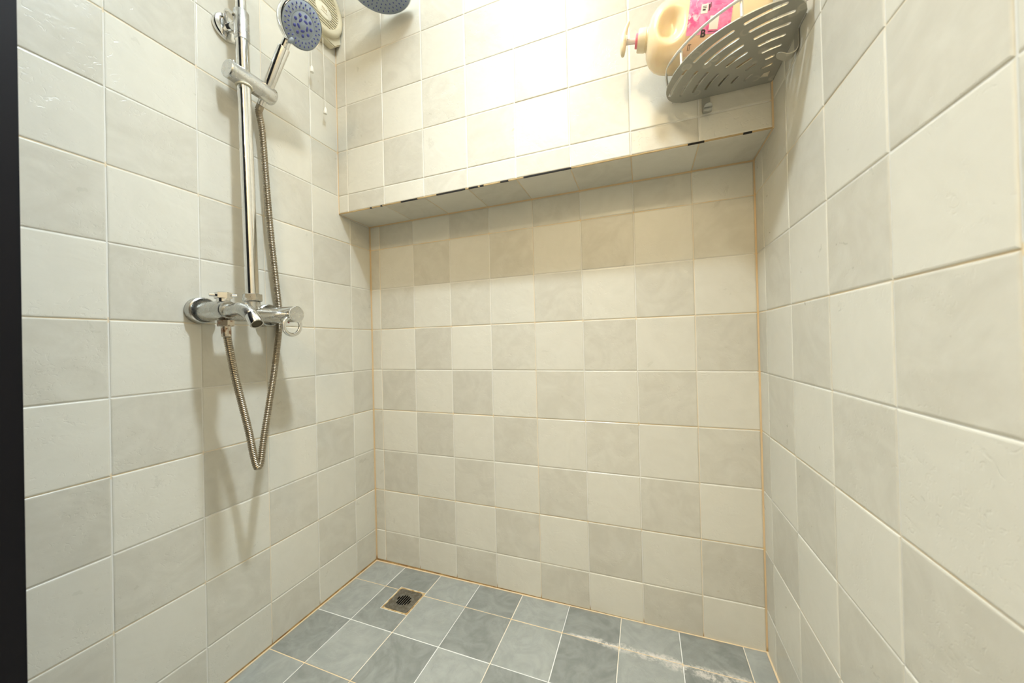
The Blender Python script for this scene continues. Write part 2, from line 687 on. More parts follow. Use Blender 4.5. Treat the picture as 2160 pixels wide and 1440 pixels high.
# upper wall standing proud, with its tiled underside
w_up = slab('wall_upper', [((-GD, -D + GD, ZT + GD), (WID + GD, TH, ZC))], M['grout_upper'])
rows_u = [ZT + 0.0030] + [z for z in rows_full if z > ZT + 0.02]
n_below = len([z for z in rows if z < ZT])
lay(w_up, us_b, rows_u, (1, 0, 0), (0, 0, 1), (0, -1, 0), (0, -D, 0),
    lambda i, j: (i - 1 + n_below - 2 + j) % 2 == 1, M['tile_light'], M['tile_dark'])
us_s = [0.0015] + [AX + T * k for k in range(1, 8)] + [WID - 0.0015]
lay(w_up, us_s, [-D + 0.0022, -0.0015], (1, 0, 0), (0, 1, 0), (0, 0, -1), (0, 0, ZT),
    lambda i, j: i % 2 == 1, M['tile_light'], M['tile_dark'])
# the worn bead along its lower edge; black boxes paint the shade in its gaps
gaps = [(0.1332, 0.141), (0.1757, 0.1833), (0.2556, 0.3178), (0.386, 0.4842), (0.4951, 0.5257), (0.5318, 0.5438),
        (0.5952, 0.6195), (0.6641, 0.7959), (1.0693, 1.1036), (1.1801, 1.1971)]
cur = 0.002
bead_seg = []
for a, b in gaps + [(WID - 0.002, WID)]:
    if a - cur > 0.003:
        bead_seg.append((cur, a))
    cur = b
for a, b in bead_seg:
    bm = bmesh.new()
    n = max(2, int((b - a) / 0.012))
    R = []
    for k in range(n + 1):
        x = a + (b - a) * k / n
        dy, dz = random.uniform(-0.0004, 0.0004), random.uniform(-0.0005, 0.0005)
        R.append([bm.verts.new((x, y, z)) for y, z in ((-D + 0.004, ZT + 0.0010), (-D + 0.0012 + dy, ZT + 0.0006 + dz),
                                                      (-D + 0.0004 + dy, ZT + 0.0022), (-D + 0.0010, ZT + 0.0040 + dz), (-D + 0.004, ZT + 0.0042))])
    for A, B in zip(R, R[1:]):
        for k in range(5):
            bm.faces.new((A[k], A[(k + 1) % 5], B[(k + 1) % 5], B[k]))
    bm.faces.new(R[0])
    bm.faces.new(R[-1][::-1])
    finish('grout_bead', bm, M['bead'], w_up, 60)
for a, b in gaps:
    bm = bmesh.new()
    box(bm, (a, -D + 0.0006, ZT + 0.0004), (b, -D + 0.004, ZT + 0.0039))
    finish('gap_shade', bm, M['dark'], w_up, 0)

# floor, sloping a little towards the drain
SX, SY = 0.0069, -0.0057
Fn = Vector((-SX, -SY, 1)).normalized()
Fx = Vector((1, 0, SX)).normalized()
Fy = Fn.cross(Fx)
FM = Matrix((Fx, Fy, Fn)).transposed().to_4x4()
bm = bmesh.new()
hx0, hx1, hy0, hy1 = 0.1955, 0.2730, -0.1825, -0.1055
for lo, hi in (((-0.001, YF, -0.06), (hx0, 0.001, -GD)), ((hx1, YF, -0.06), (WID + 0.001, 0.001, -GD)),
               ((hx0, YF, -0.06), (hx1, hy0, -GD)), ((hx0, hy1, -0.06), (hx1, 0.001, -GD))):
    box(bm, lo, hi)
floor = finish('floor', bm, M['grout_floor'], smooth=0)
floor['kind'] = 'structure'
floor.matrix_world = FM
us_f = [0.0030] + [FX + T * k for k in range(8)] + [WID - 0.0030]
vs_f = [0.0030] + [FY + T * k for k in range(6)]
DR = (0.1885, -0.0985, 0.2800, -0.1895)     # drain x0, y0, x1, y1
cells = []
for i, (u0, u1) in enumerate(zip(us_f, us_f[1:])):
    for j, (v0, v1) in enumerate(zip(vs_f, vs_f[1:])):
        cells.append((i, j, u0, u1, v0, v1))
for i, j, u0, u1, v0, v1 in cells:
    poly = [(u0, -v1), (u1, -v1), (u1, -v0), (u0, -v0)]
    if i == 1 and j == 0:      # notched for the drain
        poly = [(u0, -v1), (DR[0] - 0.003, -v1), (DR[0] - 0.003, DR[1] + 0.004), (u1, DR[1] + 0.004), (u1, -v0), (u0, -v0)]
    if i == 1 and j == 1:
        poly = [(u0, -v1), (u1, -v1), (u1, DR[3] - 0.003), (DR[0] - 0.003, DR[3] - 0.003), (DR[0] - 0.003, -v0), (u0, -v0)]
    c = (sum(p[0] for p in poly) / len(poly), sum(p[1] for p in poly) / len(poly))
    dark = (i % 2 == 1) if j == 0 else ((i + j) % 2 == 0)
    me = tile_mesh([(p[0] - c[0], p[1] - c[1]) for p in poly], M['floor_dark'] if dark else M['floor_light'])
    o = bpy.data.objects.new('tile', me)
    COL.objects.link(o)
    o.parent = floor
    o.matrix_local = Matrix.Translation((c[0], c[1], random.uniform(-0.0003, 0.0002))) @ Matrix.Rotation(random.gauss(0, 0.002), 4, 'X') @ Matrix.Rotation(random.gauss(0, 0.002), 4, 'Y')

slab('ceiling', [((-TH, YF, ZC), (WID + TH, TH, ZC + 0.05))], M['plaster'])
slab('wall_front', [((-TH, YF - 0.05, -0.05), (WID + TH, YF, ZC))], M['bath_wall'])
# black frame of the shower opening; unseen left part added to block the bathroom lamp
bm = bmesh.new()
vv = box(bm, (0.001, -0.925, 0.012), (0.3125, -0.88, ZC))
bmesh.ops.bevel(bm, geom=bm.edges[:], offset=0.002, segments=2, affect='EDGES')
tr = finish('trim_1', bm, M['black_frame'], smooth=30)
tr['kind'] = 'structure'
tr['label'] = 'black upright frame of the shower opening at the left picture edge, widened out of view to block lamp light'

# ------------------------------------------------------------------ floor drain
def on_floor(x, y, z=0.0):
    return FM @ Vector((x, y, z))


dc = on_floor((DR[0] + DR[2]) / 2, (DR[1] + DR[3]) / 2, -0.001)
drain = thing('floor_drain', 'square dull steel floor drain with slanted slots near the left corner', 'drain', dc)


def rrect(x0, y0, x1, y1, r, n=5):
    out = []
    for cx, cy, a0 in ((x1 - r, y1 - r, 0), (x0 + r, y1 - r, 90), (x0 + r, y0 + r, 180), (x1 - r, y0 + r, 270)):
        for k in range(n + 1):
            a = math.radians(a0 + 90 * k / n)
            out.append((cx + r * math.cos(a), cy + r * math.sin(a)))
    return out


def capsule(cx, cy, ang, L, w, n=6):
    d = Vector((math.cos(ang), math.sin(ang)))
    out = []
    for s, a0 in ((1, -90), (-1, 90)):
        for k in range(n + 1):
            a = ang + math.radians(a0 + 180 * k / n)
            out.append((cx + d.x * s * L / 2 + math.cos(a) * w / 2, cy + d.y * s * L / 2 + math.sin(a) * w / 2))
    return out


hw = 0.0430
slots = []
ang = math.radians(90)
for k, L in zip(range(-3, 4), (0.014, 0.034, 0.041, 0.043, 0.041, 0.034, 0.014)):
    slots.append(capsule(k * 0.0074, 0.0035 * (1 if k < 0 else -1) * (abs(k) == 3) + 0.0, ang, L - 0.0042, 0.0050))
bm = plate_with_holes(rrect(-hw, -hw, hw, hw, 0.008), slots, 0.0022)
bmesh.ops.transform(bm, verts=bm.verts, matrix=Matrix.Translation(dc) @ FM.to_3x3().to_4x4() @ Matrix.Translation((0, 0, 0.0006)))
finish('grate', bm, M['drain'], drain, 30)
bm = bmesh.new()
vs = box(bm, (-0.038, -0.038, -0.0315), (0.038, 0.038, -0.0022))
top = [f for f in bm.faces if f.normal.z > 0.9]
bmesh.ops.delete(bm, geom=top, context='FACES')
bmesh.ops.transform(bm, verts=bm.verts, matrix=Matrix.Translation(dc) @ FM.to_3x3().to_4x4())
finish('sump', bm, M['dark'], drain, 0, recalc=False)
bm = plate_with_holes(rrect(-0.0478, -0.0478, 0.0478, 0.0488, 0.001), [rrect(-hw - 0.0004, -hw - 0.0004, hw + 0.0004, hw + 0.0004, 0.008)], 0.003)
bmesh.ops.transform(bm, verts=bm.verts, matrix=Matrix.Translation(dc) @ FM.to_3x3().to_4x4() @ Matrix.Translation((0, 0, 0.0004)))
finish('sealant', bm, M['seal'], drain, 30)

# ------------------------------------------------------------------ mixer tap on the left wall
YL, YR, ZM, XM = -0.550, -0.400, 0.892, 0.0665
mixer = thing('mixer_tap', 'limescaled chrome bath and shower mixer tap on the left wall', 'tap', (0.0, -0.475, ZM))
for y, z in ((YL, 0.8955), (YR, 0.8945)):
    bm = bmesh.new()
    lathe(bm, (0.0, y, z), (1, 0, 0), [(-0.001, 0), (-0.001, 0.0285), (0.002, 0.0302), (0.014, 0.0302), (0.0185, 0.0295), (0.0205, 0.027),
                                       (0.0175, 0.0235), (0.0165, 0.019), (0.0165, 0.0)], 48)
    finish('escutcheon', bm, M['dull'], mixer, 35)
# left branch: thick stub with a chamfered end ring
bm = bmesh.new()
lathe(bm, (0.0, YL, ZM), (1, 0, 0.0), [(0.014, 0), (0.014, 0.0150), (0.0215, 0.0155), (0.0225, 0.0195), (0.024, 0.0212), (0.028, 0.0217), (0.094, 0.0217), (0.0965, 0.0210),
                                    (0.1025, 0.0208), (0.1055, 0.0190), (0.1062, 0.0165), (0.1062, 0.0)], 44)
finish('inlet_branch', bm, M['dull'], mixer, 35)
# cross tube
bm = bmesh.new()
cyl(bm, (XM, YL + 0.004, ZM - 0.003), (XM, YR - 0.004, ZM - 0.003), 0.0185, 36)
finish('cross_tube', bm, M['dull'], mixer, 35)
# right branch carries the handle
bm = bmesh.new()
lathe(bm, (0.0, YR, ZM), (1, 0, 0), [(0.014, 0), (0.014, 0.015), (0.022, 0.0155), (0.023, 0.0205), (0.025, 0.0215), (0.066, 0.0222), (0.0675, 0.0212), (0.0675, 0.0)], 44)
finish('valve_branch', bm, M['dull'], mixer, 35)
bm = bmesh.new()
lathe(bm, (0.0, YR, ZM), (1, 0, 0), [(0.0665, 0), (0.0665, 0.0188), (0.0725, 0.0188), (0.0735, 0.0205), (0.0755, 0.0212), (0.1175, 0.0216), (0.1205, 0.0210), (0.1215, 0.0195), (0.1215, 0.0)], 48)
handle = finish('handle', bm, M['chrome'], mixer, 35)
bm = bmesh.new()
lathe(bm, (0.1216, YR, ZM), (1, 0, 0), [(-0.0005, 0), (-0.0005, 0.0196), (0.0006, 0.0190), (0.0008, 0.0)], 40)
finish('handle_cap', bm, M['satin'], handle, 35)
# the ring lever under the handle
bm = bmesh.new()
rc, rm = Vector((0.108, YR - 0.0035, ZM - 0.0300)), 0.0230
prof = []
for k in range(12):
    a = 2 * PI * k / 12
    prof.append((0.0035 * math.cos(a) * 1.15, rm + 0.0052 * math.sin(a)))
prof.append(prof[0])
lathe(bm, rc, (1, 0, -0.06), prof, 44)
bmesh.ops.remove_doubles(bm, verts=bm.verts, dist=1e-6)
finish('ring_lever', bm, M['chrome'], handle, 50)
bm = bmesh.new()
lathe(bm, (0.096, YR - 0.004, ZM - 0.0212), (0, -0.2, -1), [(-0.001, 0.0), (-0.001, 0.0022), (0.0008, 0.0018), (0.001, 0)], 14)
finish('red_mark', bm, M['red'], handle, 40)
# spout
sp = catmull([(0.100, YL, 0.8895), (0.118, YL, 0.8900), (0.136, YL, 0.8912), (0.152, YL, 0.8900), (0.165, YL, 0.8850), (0.1755, YL, 0.8785), (0.181, YL, 0.8742)], 6)
bm = bmesh.new()
N = len(sp)
tube(bm, sp, lambda i: 0.0152 - 0.0022 * (i / N) + 0.0016 * math.sin(PI * min(1, max(0, (i / N - 0.25) / 0.75))), 28)
spout = finish('spout', bm, M['dull'], mixer, 40)
bm = bmesh.new()
ad = Vector((0.66, 0.0, -0.75)).normalized()
a0 = Vector((0.1765, YL, 0.8795))
lathe(bm, a0, ad, [(0, 0), (0, 0.0108), (0.0015, 0.0128), (0.004, 0.0132), (0.0285, 0.0134), (0.0300, 0.0128), (0.0300, 0.0106), (0.0270, 0.0102), (0.0265, 0.0)], 36)
finish('nozzle', bm, M['chrome'], spout, 30)
bm = bmesh.new()
lathe(bm, a0 + ad * 0.0266, ad, [(0, 0.0), (0, 0.0101), (0.0012, 0.0098), (0.0022, 0.0)], 30)
finish('aerator', bm, M['aerator'], spout, 30)
# diverter on top of the left branch, a hexagon with two cross pins
kx, kz = 0.0875, ZM + 0.0205
bm = bmesh.new()
cyl(bm, (kx, YL, kz - 0.004), (kx, YL, kz + 0.0065), 0.0125, 28)
hexnut(bm, (kx, YL, kz + 0.005), (kx, YL, kz + 0.0190), 0.0165, 0.42)
knob = finish('diverter_knob', bm, M['chrome'], mixer, 30)
for s in (-1, 1):
    dv = Vector((0.52 * s, 0.85 * s, 0)).normalized()
    c0 = Vector((kx, YL, kz + 0.0132))
    bm = bmesh.new()
    cyl(bm, c0 + dv * 0.010, c0 + dv * 0.0245, 0.0036, 18, 0.0007)
    finish('pin', bm, M['chrome'], knob, 30)
# the riser's union
bm = bmesh.new()
cyl(bm, (XM + 0.0005, -0.475, ZM + 0.008), (XM + 0.0005, -0.475, ZM + 0.0285), 0.0165, 32)
finish('riser_union', bm, M['dull'], mixer, 30)

# ------------------------------------------------------------------ shower column: riser, bracket, slider, overhead head
YP = -0.475
def riser(z):
    t = (z - 0.92) / 0.72
    return Vector((0.0680 + (0.0470 - 0.0680) * t, YP, z))


column = thing('shower_column', 'tall chrome shower riser pipe with slider and overhead rain shower head', 'shower', (0, YP, 0.92))
bm = bmesh.new()
hexnut(bm, riser(0.9205), riser(0.9385), 0.0205, 0.25)
finish('union_nut', bm, M['dull'], column, 25)
bm = bmesh.new()
cyl(bm, riser(0.932), riser(1.63), 0.0142, 36)
finish('lower_pipe', bm, M['chrome'], column, 35)
HX, HY, HZ = 0.272, -0.2405, 1.845
bm = bmesh.new()
top = riser(1.63)
pts = [top, riser(1.80), riser(1.93)] + [Vector((0.045 + 0.012, -0.463, 1.972)), Vector((0.10, -0.430, 1.995)), Vector((0.20, -0.350, 1.985)),
                                        Vector((0.285, -0.286, 1.955)), Vector((HX, HY, 1.92)), Vector((HX, HY, HZ + 0.03))]
tube(bm, catmull(pts, 8), 0.0112, 24)
finish('upper_pipe', bm, M['chrome'], column, 40)
# sleeve held by the wall bracket
bm = bmesh.new()
lathe(bm, riser(1.566), riser(1.70) - riser(1.566), [(0, 0.0), (0, 0.0148), (0.001, 0.0160), (0.072, 0.0160), (0.0735, 0.0150), (0.0735, 0.0)], 36)
br = finish('wall_bracket', bm, M['satin'], column, 35)
bm = bmesh.new()
lathe(bm, (0, -0.484, 1.606), (1, 0, 0), [(-0.001, 0), (-0.001, 0.0300), (0.004, 0.0312), (0.009, 0.0305), (0.0118, 0.0285), (0.0138, 0.0200), (0.0150, 0.0), ], 48)
finish('flange', bm, M['chrome'], br, 40)
bm = bmesh.new()
cyl(bm, (0.012, -0.482, 1.606), (0.046, -0.477, 1.606), 0.0105, 28)
finish('arm', bm, M['chrome'], br, 35)
bm = bmesh.new()
tube(bm, catmull([(0.017, -0.492, 1.6255), (0.026, -0.497, 1.6315), (0.037, -0.496, 1.6290), (0.047, -0.493, 1.6190)], 5), 0.0035, 12)
cyl(bm, (0.018, -0.490, 1.606), (0.018, -0.491, 1.628), 0.0026, 12)
finish('clamp_lever', bm, M['chrome'], br, 40)
# slider
SXx, SZ = 0.051, 1.4735
bm = bmesh.new()
lathe(bm, (SXx, -0.5125, SZ), (0, 1, 0), [(0, 0), (0.0, 0.0195), (0.002, 0.0212), (0.074, 0.0216), (0.0742, 0.0210), (0.0752, 0.0210), (0.0755, 0.0214),
                                          (0.1085, 0.0212), (0.111, 0.0195), (0.1115, 0.0)], 44)
slider = finish('slider', bm, M['satin'], column, 35)
bm = bmesh.new()
cyl(bm, (SXx + 0.004, -0.500, SZ + 0.0195), (SXx + 0.004, -0.500, SZ + 0.0255), 0.0035, 14)
finish('stop_button', bm, M['satin'], slider, 35)
gz = riser(SZ - 0.0205)
bm = bmesh.new()
prof = [(-0.004 + 0.0022 * math.cos(2 * PI * k / 10), 0.0162 + 0.0022 * math.sin(2 * PI * k / 10)) for k in range(10)]
prof.append(prof[0])
lathe(bm, gz + Vector((0, 0, 0.004)), (0, 0, 1), prof, 36)
bmesh.ops.remove_doubles(bm, verts=bm.verts, dist=1e-6)
finish('grommet', bm, M['grommet'], slider, 60)
# overhead head
bm = bmesh.new()
lathe(bm, (HX, HY, HZ), (0, 0, 1), [(0.001, 0), (0.001, 0.0875), (0.0, 0.0905), (0.0015, 0.0925), (0.006, 0.0925), (0.013, 0.080), (0.020, 0.040), (0.026, 0.020), (0.04, 0.016), (0.04, 0)], 72)
rain = finish('rain_head', bm, M['chrome'], column, 35)
bm = bmesh.new()
lathe(bm, (HX, HY, HZ), (0, 0, -1), [(-0.002, 0), (-0.002, 0.0900), (0.0002, 0.0895), (0.0010, 0.0850), (0.0012, 0.0)], 72)
finish('spray_face', bm, M['face'], rain, 35)


def ellipsoid(bm, c, ax, n, a, b, h, seg=10):
    """a low oval stud: long half-axis a along ax, height h along n"""
    n = Vector(n).normalized()
    ax = (Vector(ax) - n * Vector(ax).dot(n)).normalized()
    bx = n.cross(ax)
    rings = []
    for f, hh in ((1.0, 0.0), (0.92, 0.6), (0.6, 0.95)):
        rings.append([bm.verts.new(Vector(c) + ax * math.cos(t) * a * f + bx * math.sin(t) * b * f + n * h * hh) for t in (2 * PI * k / seg for k in range(seg))])
    for A, B in zip(rings, rings[1:]):
        for k in range(seg):
            bm.faces.new((A[k], A[(k + 1) % seg], B[(k + 1) % seg], B[k]))
    bm.faces.new(rings[-1])


bm = bmesh.new()
for r, cnt, ph in ((0.022, 10, 0), (0.034, 16, 0.2), (0.0455, 22, 0.05), (0.057, 28, 0.15), (0.0685, 34, 0), (0.079, 34, 0.09)):
    for k in range(cnt):
        a = 2 * PI * k / cnt + ph
        d = Vector((math.cos(a), math.sin(a), 0))
        ellipsoid(bm, Vector((HX, HY, HZ - 0.0010)) + d * r, d, (0, 0, -1), 0.0027, 0.0016, 0.0012, 8)
st = finish('spray_nozzles', bm, M['nozzle'], rain, 50)
st['kind'] = 'stuff'

# ------------------------------------------------------------------ hand shower in the slider
hd = Vector((0.594, 0.0, 0.805)).normalized()
hn = Vector((0.805, 0.0, -0.594)).normalized()
HA = Vector((0.0616, -0.4205, 1.4892))
hand = thing('hand_shower', 'round chrome hand shower with grey-blue spray face resting in the slider', 'shower head', HA)
bm = bmesh.new()
lathe(bm, HA, hd, [(-0.052, 0), (-0.052, 0.0085), (-0.045, 0.0092), (-0.012, 0.0100), (-0.006, 0.0122), (0.001, 0.0130), (0.1000, 0.0136), (0.1015, 0.0130), (0.1015, 0.0098), (0.150, 0.0085), (0.150, 0)], 36)
finish('handle', bm, M['chrome'], hand, 30)
FC = HA + Vector((0.125, 0.0005, 0.116))
bm = bmesh.new()
lathe(bm, FC, hn, [(-0.046, 0), (-0.0455, 0.020), (-0.042, 0.033), (-0.035, 0.043), (-0.022, 0.0495), (-0.006, 0.0515), (-0.001, 0.0512), (0.0006, 0.0500), (-0.001, 0.0485), (-0.002, 0.0)], 64)
finish('head', bm, M['chrome'], hand, 35)
bm = bmesh.new()
lathe(bm, FC, hn, [(-0.003, 0), (-0.003, 0.0484), (0.0004, 0.0484), (0.0014, 0.0470), (0.0018, 0.0290), (0.0010, 0.0284), (0.0016, 0.0276), (0.0024, 0.0100), (0.0030, 0.0080), (0.0030, 0.0)], 64)
face = finish('spray_face', bm, M['face'], hand, 35)
fu = Vector((0, 1, 0))
fv = fu.cross(hn) * -1.0
if fv.z < 0:
    fv = -fv
bm = bmesh.new()


def disc_pt(r, a):
    return fu * math.cos(a) * r + fv * math.sin(a) * r


for r, cnt, ph in ((0.0425, 24, 0.0), (0.0348, 24, 0.13)):
    for k in range(cnt):
        a = 2 * PI * k / cnt + ph
        ellipsoid(bm, FC + disc_pt(r, a) + hn * 0.0014, disc_pt(1, a), hn, 0.0027, 0.0017, 0.0012, 8)
for k in range(9):
    a = 2 * PI * k / 9 + 0.25
    ellipsoid(bm, FC + disc_pt(0.0205, a) + hn * 0.0016, disc_pt(1, a), hn, 0.0040, 0.0038, 0.0014, 10)
for k in range(5):
    a = 2 * PI * k / 5 + 0.05
    ellipsoid(bm, FC + disc_pt(0.0108, a) + hn * 0.0018, disc_pt(1, a + PI / 2 + 0.3), hn, 0.0060, 0.0033, 0.0014, 12)
st = finish('spray_nozzles', bm, M['nozzle'], face, 50)
st['kind'] = 'stuff'
# thumb tab that turns the spray
ta = math.radians(256)
bm = bmesh.new()
tb = FC + disc_pt(0.047, ta)
ellipsoid(bm, tb + hn * -0.001, disc_pt(1, ta), hn, 0.0085, 0.0055, 0.0065, 16)
finish('spray_tab', bm, M['face'], face, 60)

# ------------------------------------------------------------------ hose
hp = [HA - hd * 0.050, HA - hd * 0.066, (0.0250, -0.4160, 1.400), (0.0236, -0.4110, 1.3561), (0.0255, -0.405, 1.2307), (0.0241, -0.395, 1.1063), (0.0182, -0.379, 0.9805),
      (0.0110, -0.3678, 0.9165), (0.0095, -0.3670, 0.8636), (0.0184, -0.38, 0.8107), (0.0336, -0.4, 0.7471), (0.0544, -0.43, 0.6641),
      (0.0695, -0.455, 0.5861), (0.0796, -0.470, 0.5335), (0.0832, -0.4765, 0.5217), (0.0838, -0.4830, 0.5217), (0.0820, -0.4885, 0.5494), (0.0798, -0.497, 0.6088),
      (0.0775, -0.51, 0.6784), (0.0792, -0.525, 0.7463), (0.0896, -0.54, 0.8012), (0.0944, -0.5485, 0.8380)]
line = resample(catmull(hp, 24), 0.0011)
hose = thing('shower_hose', 'ribbed brown steel shower hose hanging in a V below the tap', 'hose', (0.083, -0.478, 0.52))
bm = bmesh.new()
tube(bm, line, lambda i: 0.0073 + (0.0008, 0.0002, -0.0013, 0.0002)[i % 4], 12)
finish('ribbed_tube', bm, M['hose'], hose, 75)
bm = bmesh.new()
cyl(bm, (0.0943, -0.5490, 0.833), (0.0940, -0.550, 0.8600), 0.0090, 24, 0.001, 0.0092)
finish('ferrule', bm, M['nut'], hose, 35)
bm = bmesh.new()
hexnut(bm, (0.0940, -0.550, 0.8560), (0.0940, -0.550, 0.8698), 0.0162, 0.2)
cyl(bm, (0.0940, -0.550, 0.8680), (0.0940, -0.550, 0.8706), 0.0095, 24)
finish('swivel_nut', bm, M['nut'], hose, 25)
bm = bmesh.new()
cyl(bm, HA - hd * 0.066, HA - hd * 0.0522, 0.0088, 24)
finish('handset_nut', bm, M['hose'], hose, 35)

# ------------------------------------------------------------------ wall fan, upper left corner
FYc, FZc = -0.2285, 1.888
fan = thing('exhaust_fan', 'cream round-grilled exhaust fan high on the left wall beside the corner', 'fan', (0.0, FYc, FZc))


def poly_extrude(bm, pts, x0, x1, bev=0.0):
    A = [bm.verts.new((x0, y, z)) for y, z in pts]
    B = [bm.verts.new((x1, y, z)) for y, z in pts]
    n = len(pts)
    for k in range(n):
        bm.faces.new((A[k], A[(k + 1) % n], B[(k + 1) % n], B[k]))
    bm.faces.new(A[::-1])
    bm.faces.new(B)


h = 0.0835
ch = 0.024
octo = [(-h, -h + ch), (-h + ch, -h), (h - ch, -h), (h, -h + ch), (h, h - ch), (h - ch, h), (-h + ch, h), (-h, h - ch)]
bm = bmesh.new()
poly_extrude(bm, [(FYc + y, FZc - 0.004 + z) for y, z in octo], -0.001, 0.026)
bmesh.ops.bevel(bm, geom=bm.edges[:], offset=0.003, segments=2, affect='EDGES')
finish('housing', bm, M['ivory'], fan, 30)
# scalloped outer ring, open in the middle
bm = bmesh.new()
seg = 120
R = []
for k in range(seg):
    a = 2 * PI * k / seg
    ro = 0.0835 + (0.0010 if k % 2 else -0.0006)
    R.append([bm.verts.new((x, FYc + math.cos(a) * r, FZc + math.sin(a) * r)) for x, r in
              ((0.024, ro), (0.034, ro), (0.0395, ro - 0.004), (0.042, ro - 0.010), (0.0405, 0.0655), (0.036, 0.0625), (0.024, 0.0625))])
for k in range(seg):
    A, B = R[k], R[(k + 1) % seg]
    for j in range(6):
        bm.faces.new((A[j], B[j], B[j + 1], A[j + 1]))
    bm.faces.new((A[6], B[6], B[0], A[0]))
finish('grille_ring', bm, M['ivory'], fan, 45)
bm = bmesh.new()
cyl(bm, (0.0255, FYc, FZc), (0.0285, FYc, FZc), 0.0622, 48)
finish('duct_shade', bm, M['ivory_dark'], fan, 35)  # solid dark disc, painted as the shade between the slats
for k in range(-7, 8):
    z = k * 0.0082
    half = math.sqrt(max(0.0, 0.0628 ** 2 - z * z))
    if half < 0.012:
        continue
    bm = bmesh.new()
    vs = box(bm, (0.0285, -half, -0.0018), (0.0385, half, 0.0018))
    bmesh.ops.rotate(bm, verts=bm.verts, cent=(0.033, 0, 0), matrix=Matrix.Rotation(math.radians(22), 3, 'Y'))
    bmesh.ops.translate(bm, verts=bm.verts, vec=(0, FYc, FZc + z))
    finish('slat', bm, M['ivory'], fan, 30)
bc = Vector((0.0385, -0.2230, 1.8700))
bm = bmesh.new()
lathe(bm, bc, (1, 0, 0), [(-0.004, 0), (-0.004, 0.030), (0.001, 0.030), (0.0028, 0.027), (0.0034, 0.0)], 48, hint=(0, 0, 1), sq=(1.0, 0.72))
badge = finish('badge', bm, M['ivory_light'], fan, 35)
bm = bmesh.new()
for (y0, y1, z0, z1) in ((-0.009, -0.007, -0.001, 0.008), (-0.007, -0.003, 0.0065, 0.008), (-0.003, -0.001, -0.001, 0.008), (0.001, 0.003, -0.001, 0.008),
                         (0.003, 0.007, 0.0025, 0.004), (0.007, 0.009, -0.001, 0.008), (-0.011, 0.011, -0.0068, -0.0055)):
    box(bm, (bc.x + 0.0030, bc.y + y0, bc.z + z0), (bc.x + 0.0038, bc.y + y1, bc.z + z1))
mk = finish('badge_mark', bm, M['tan'], badge, 0)
mk['kind'] = 'stuff'
for y, z0, z1 in ((-0.2585, 1.806, 1.672), (-0.2118, 1.803, 1.572)):
    bm = bmesh.new()
    tube(bm, [(0.0205, y, z0), (0.0225, y, (z0 + z1) / 2), (0.025, y, z1)], 0.0008, 8)
    cord = finish('pull_cord', bm, M['white_plastic'], fan, 60)
    bm = bmesh.new()
    lathe(bm, (0.025, y, z1 + 0.001), (0, 0, -1), [(0, 0), (0, 0.0016), (0.004, 0.0040), (0.010, 0.0052), (0.019, 0.0056), (0.0205, 0.0050), (0.0205, 0)], 20)
    finish('tassel', bm, M['white_plastic'], cord, 35)

# ------------------------------------------------------------------ corner shelf
ZS = 1.355
CX, CY = WID - 0.0008, -D - 0.0008
shelf = thing('corner_shelf', 'slotted grey aluminium corner shelf with a guard rail on the right wall', 'shelf', (CX, CY, ZS))


def pol(rho, deg):
    a = math.radians(deg)
    return (CX - rho * math.cos(a), CY - rho * math.sin(a))


RO = 0.2305
outline = [(CX - 0.0015, CY - 0.0015)]
# straight edge along the upper wall, rounded tip, front arc, rounded tip, straight edge along the right wall
tip = catmull([Vector((*pol(0.178, 0.5), 0)), Vector((*pol(0.196, 3.2), 0)), Vector((*pol(0.212, 8.5), 0)), Vector((*pol(0.2225, 16.5), 0)), Vector((*pol(0.2280, 27), 0))], 5)
arc = [Vector((*pol(0.2280 + 0.004 * math.sin(PI * k / 20), 27 + 36 * k / 20), 0)) for k in range(1, 20)]
tip2 = catmull([Vector((*pol(0.2280, 63), 0)), Vector((*pol(0.2225, 73.5), 0)), Vector((*pol(0.212, 81.5), 0)), Vector((*pol(0.196, 86.8), 0)), Vector((*pol(0.178, 89.5), 0))], 5)
outline += [(p.x, p.y) for p in tip + arc + tip2]


def arc_slot(rho, d0, d1, w=0.0062, n=9):
    dd = math.degrees(w / 2 / rho)
    out = []
    for k in range(n + 1):
        out.append(pol(rho + w / 2, d0 + dd + (d1 - d0 - 2 * dd) * k / n))
    for k in range(1, 5):
        a = PI * k / 5
        out.append(pol(rho + math.cos(a) * w / 2, d1 - dd + math.degrees(math.sin(a) * w / 2 / rho)))
    for k in range(n + 1):
        out.append(pol(rho - w / 2, d1 - dd - (d1 - d0 - 2 * dd) * k / n))
    for k in range(1, 5):
        a = PI * k / 5
        out.append(pol(rho - math.cos(a) * w / 2, d0 + dd - math.degrees(math.sin(a) * w / 2 / rho)))
    return out


cut = []
for rho, a, b, c in ((0.2085, (8.8, 31.8), (36.4, 58.9), (62.6, 80)), (0.184, (8.5, 32.0), (37.1, 58.7), (63.1, 84)), (0.1595, (10.5, 32.4), (38, 58.4), (63.6, 83.5)),
                     (0.135, (12, 32.4), (39.4, 57.6), (64.2, 82.5)), (0.111, (15.3, 33), (41.2, 57.5), (64.8, 81.5)), (0.087, (19, 33.6), (43.2, 57), (65.5, 77)),
                     (0.064, (24, 43.5), (56.5, 75), None)):
    for r in (a, b, c):
        if r:
            cut.append(arc_slot(rho, *r))
cut.append([pol(0.0400, 40), pol(0.0445, 55), pol(0.0420, 70), pol(0.0270, 58)])
bm = plate_with_holes(outline, cut, 0.0022)
bmesh.ops.translate(bm, verts=bm.verts, vec=(0, 0, ZS + 0.0022))
finish('slotted_plate', bm, M['shelf'], shelf, 30)
